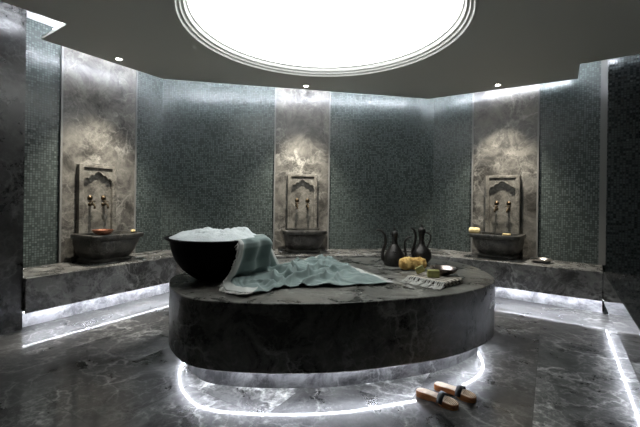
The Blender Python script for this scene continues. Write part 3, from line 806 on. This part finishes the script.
def fold_layer(z0, z1, w, d, seed, ox=0.0):
    """soft rounded slab, thicker at the folded right edge"""
    b = MB(); nx, ny = 30, 26
    for side in (0, 1):
        for i in range(nx + 1):
            for j in range(ny + 1):
                x = (i / nx - 0.5) * w; y = (j / ny - 0.5) * d
                ex = max(0, (abs(x) - w / 2 + 0.012) / 0.012); ey = max(0, (abs(y) - d / 2 + 0.008) / 0.008)
                pin = (1 - math.sqrt(max(0, 1 - min(1, max(ex, ey)) ** 2))) * (z1 - z0) / 2
                z = (z1 - pin) if side else (z0 + pin)
                z += 0.003 * noise.noise(Vector((x * 14, y * 14, seed))) * (1 if side else 0)
                b.v.append((x + ox, y + 0.004 * noise.noise(Vector((x * 9, seed, 0))), z))
    N = (nx + 1) * (ny + 1)
    for i in range(nx):
        for j in range(ny):
            a = i * (ny + 1) + j
            b.f.append((a, a + ny + 1, a + ny + 2, a + 1)); b.f.append((N + a, N + a + 1, N + a + ny + 2, N + a + ny + 1))
    bd = [i * (ny + 1) for i in range(nx + 1)] + [nx * (ny + 1) + j for j in range(1, ny + 1)] + [i * (ny + 1) + ny for i in range(nx - 1, -1, -1)] + [j for j in range(ny - 1, 0, -1)]
    for q in range(len(bd)):
        a, c = bd[q], bd[(q + 1) % len(bd)]; b.f.append((a, c, N + c, N + a))
    return b
fold_layer(0.001, 0.024, 0.30, 0.36, 1.0, 0.02).build('lower_fold', mt, ft, smooth=True)
fold_layer(0.0235, 0.046, 0.29, 0.352, 4.0, 0.024).build('upper_fold', mt, ft, smooth=True)
b = MB(); random.seed(3)
for q in range(26):
    y = -0.172 + 0.344 * q / 25
    for lay, zz in ((0, 0.042), (1, 0.012)):
        L = random.uniform(0.085, 0.12); x0 = -0.128
        dy = random.uniform(-0.025, 0.025)
        pts = [(x0 + 0.01, y, zz), (x0 - 0.012, y + dy * .2, zz - 0.004 * (1 - lay)), (x0 - 0.03, y + dy * 0.5, max(0.005, zz - 0.024)), (x0 - L * 0.7, y + dy, 0.005), (x0 - L, y + dy * 1.3, 0.004)]
        b.tube(pts, [0.0035, 0.0036, 0.006, 0.0042, 0.003], 6)
b.build('fringe', M_fringe, ft, kind='stuff', label='cream knotted fringe')
M_olive = plain('olive_soap', (0.30, 0.28, 0.10), 0.55, bump=0.3, bscale=30, var=0.25)
def ftp(x, y, z): return (0.985 + math.cos(FA) * x - math.sin(FA) * y, 3.185 + math.sin(FA) * x + math.cos(FA) * y, ZP + z)
b = MB(); b.box((0, 0, 0.028), (0.072, 0.05, 0.056))
o = b.build('soap_block', M_olive, bevel=0.006, bseg=3); tag(o, 'green olive soap block tilted against another, left one on the striped towel', 'soap', 'olive soap blocks')
o.location = (0.885, 3.195, ZP + 0.066); o.rotation_euler = (math.radians(0), math.radians(-28), -0.35)
b = MB(); b.box((0, 0, 0.030), (0.095, 0.062, 0.060))
o = b.build('soap_block', M_olive, bevel=0.006, bseg=3); tag(o, 'larger green olive soap block standing flat on the striped towel, right one', 'soap', 'olive soap blocks')
o.location = (0.955, 3.095, ZP + 0.048); o.rotation_euler = (0, 0, -0.15)
b = MB(); b.lathe([(1e-4, 0.0), (0.055, 0.0), (0.085, 0.012), (0.108, 0.034), (0.116, 0.050), (0.126, 0.053), (0.126, 0.057), (0.112, 0.054), (0.095, 0.030), (0.07, 0.016), (0.02, 0.012), (0.015, 0.022), (1e-4, 0.024)], 56)
o = b.build('bath_bowl', plain('pink_silver', (0.50, 0.42, 0.39), 0.25, 1.0, bump=0.15, bscale=50, var=0.2), autosm=50); tag(o, 'shallow silver bath bowl resting on the folded striped towel', 'bowl')
o.location = (1.09, 3.235, ZP + 0.050)

# ------------------------------------------------------------------ wooden sandals
mt, nt, bs = new_mat('sandal_wood')
tc = nd(nt, 'ShaderNodeTexCoord'); mp = nd(nt, 'ShaderNodeMapping'); mp.inputs['Scale'].default_value = (4, 40, 40); nt.links.new(tc.outputs['Object'], mp.inputs[0])
no = nd(nt, 'ShaderNodeTexNoise'); no.inputs['Scale'].default_value = 2.5; no.inputs['Detail'].default_value = 4; nt.links.new(mp.outputs[0], no.inputs['Vector'])
rp = ramp(nt, no.outputs[0], [(0.35, (0.26, 0.085, 0.025)), (0.65, (0.52, 0.22, 0.075))]); nt.links.new(rp.outputs[0], bs.inputs['Base Color']); bs.inputs['Roughness'].default_value = 0.4
M_wood = mt
M_foot = plain('pale_footbed', (0.88, 0.72, 0.55), 0.6, bump=0.15, bscale=30, var=0.12)
M_nub = plain('footbed_nubs', (0.36, 0.20, 0.10), 0.6)
M_leather = plain('black_leather', (0.012, 0.012, 0.016), 0.45)
def sole_outline(side, g=0.0):
    # heel at -x, toe at +x, length 0.28; side mirrors
    pts = [(-0.140, 0), (-0.128, 0.026), (-0.09, 0.036), (-0.03, 0.033), (0.03, 0.038), (0.075, 0.046), (0.115, 0.040), (0.138, 0.018), (0.140, -0.008), (0.118, -0.036), (0.07, -0.044), (0.02, -0.036), (-0.04, -0.030), (-0.09, -0.034), (-0.128, -0.026)]
    pts = [(x, y * side) for x, y in pts]
    o = catmull(pts, 5)
    return inset(o, g) if g else o
def sandal(label, loc, rz, side):
    t = thing('wooden_sandal', label, 'sandal', loc, rz, 'pair of wooden bath sandals')
    def curve(x): return 0.006 * math.cos((x + 0.02) * 14) + 0.004
    ol = sole_outline(side); n = len(ol)
    b = MB()
    b.v = [(x, y, (0.0 if (x < -0.045 or x > 0.055) else 0.010 * math.sin((x + 0.045) / 0.10 * PI))) for x, y in ol] + [(x, y, 0.032 + curve(x)) for x, y in ol]
    b.f = [tuple(range(n))[::-1], tuple(range(n, 2 * n))] + [(i, (i + 1) % n, n + (i + 1) % n, n + i) for i in range(n)]
    b.build('sole', M_wood, t, bevel=0.003)
    il = sole_outline(side, 0.004); n = len(il)
    b = MB(); b.v = [(x, y, 0.030 + curve(x)) for x, y in il] + [(x, y, 0.0345 + curve(x)) for x, y in il]
    b.f = [tuple(range(n))[::-1], tuple(range(n, 2 * n))] + [(i, (i + 1) % n, n + (i + 1) % n, n + i) for i in range(n)]
    fb = b.build('footbed', M_foot, t)
    b = MB()
    for i in range(8):
        for j in range(7):
            x = 0.066 + i * 0.0092; y = (-0.027 + j * 0.009) * side + (0.003 if i % 2 else 0)
            if i == 7 and j in (0, 6): continue
            b.lathe([(0.0028, 0.0), (0.0022, 0.0022), (1e-4, 0.003)], 8, c=(x, y, 0.0343 + curve(x)))
    b.build('nubs', M_nub, fb, kind='stuff')
    b = MB(); ns = 20
    for k in range(ns + 1):
        a = PI * k / ns
        y = 0.049 * math.cos(a); z = 0.020 + 0.052 * math.sin(a) ** 0.8
        for x, dz in ((0.018, 0.0), (0.056, -0.004)):
            b.v.append((x + 0.004 * math.sin(a), y, z + dz * math.sin(a)))
    for k in range(ns): b.f.append((2 * k, 2 * k + 1, 2 * k + 3, 2 * k + 2))
    st = b.build('strap', M_leather, t, smooth=True); sd = st.modifiers.new('t', 'SOLIDIFY'); sd.thickness = 0.004; sd.offset = 1
    for sy in (-1, 1):
        b = MB(); b.lathe([(0.004, 0), (0.003, 0.0015), (1e-4, 0.002)], 8, c=(0.037, sy * 0.052, 0.024), M=Matrix.Rotation(-sy * PI / 2, 3, 'X'))
        b.build('rivet', M_brass, st)
a1 = math.atan2(2.31 - 2.51, 0.885 - 0.656)
sandal('wooden bath sandal with black strap on the floor, nearer one of the pair', (0.775, 2.405, 0.0), a1, 1)
sandal('wooden bath sandal with black strap on the floor, farther one beside the platform', (0.925, 2.495, 0.0), a1 + 0.02, -1)
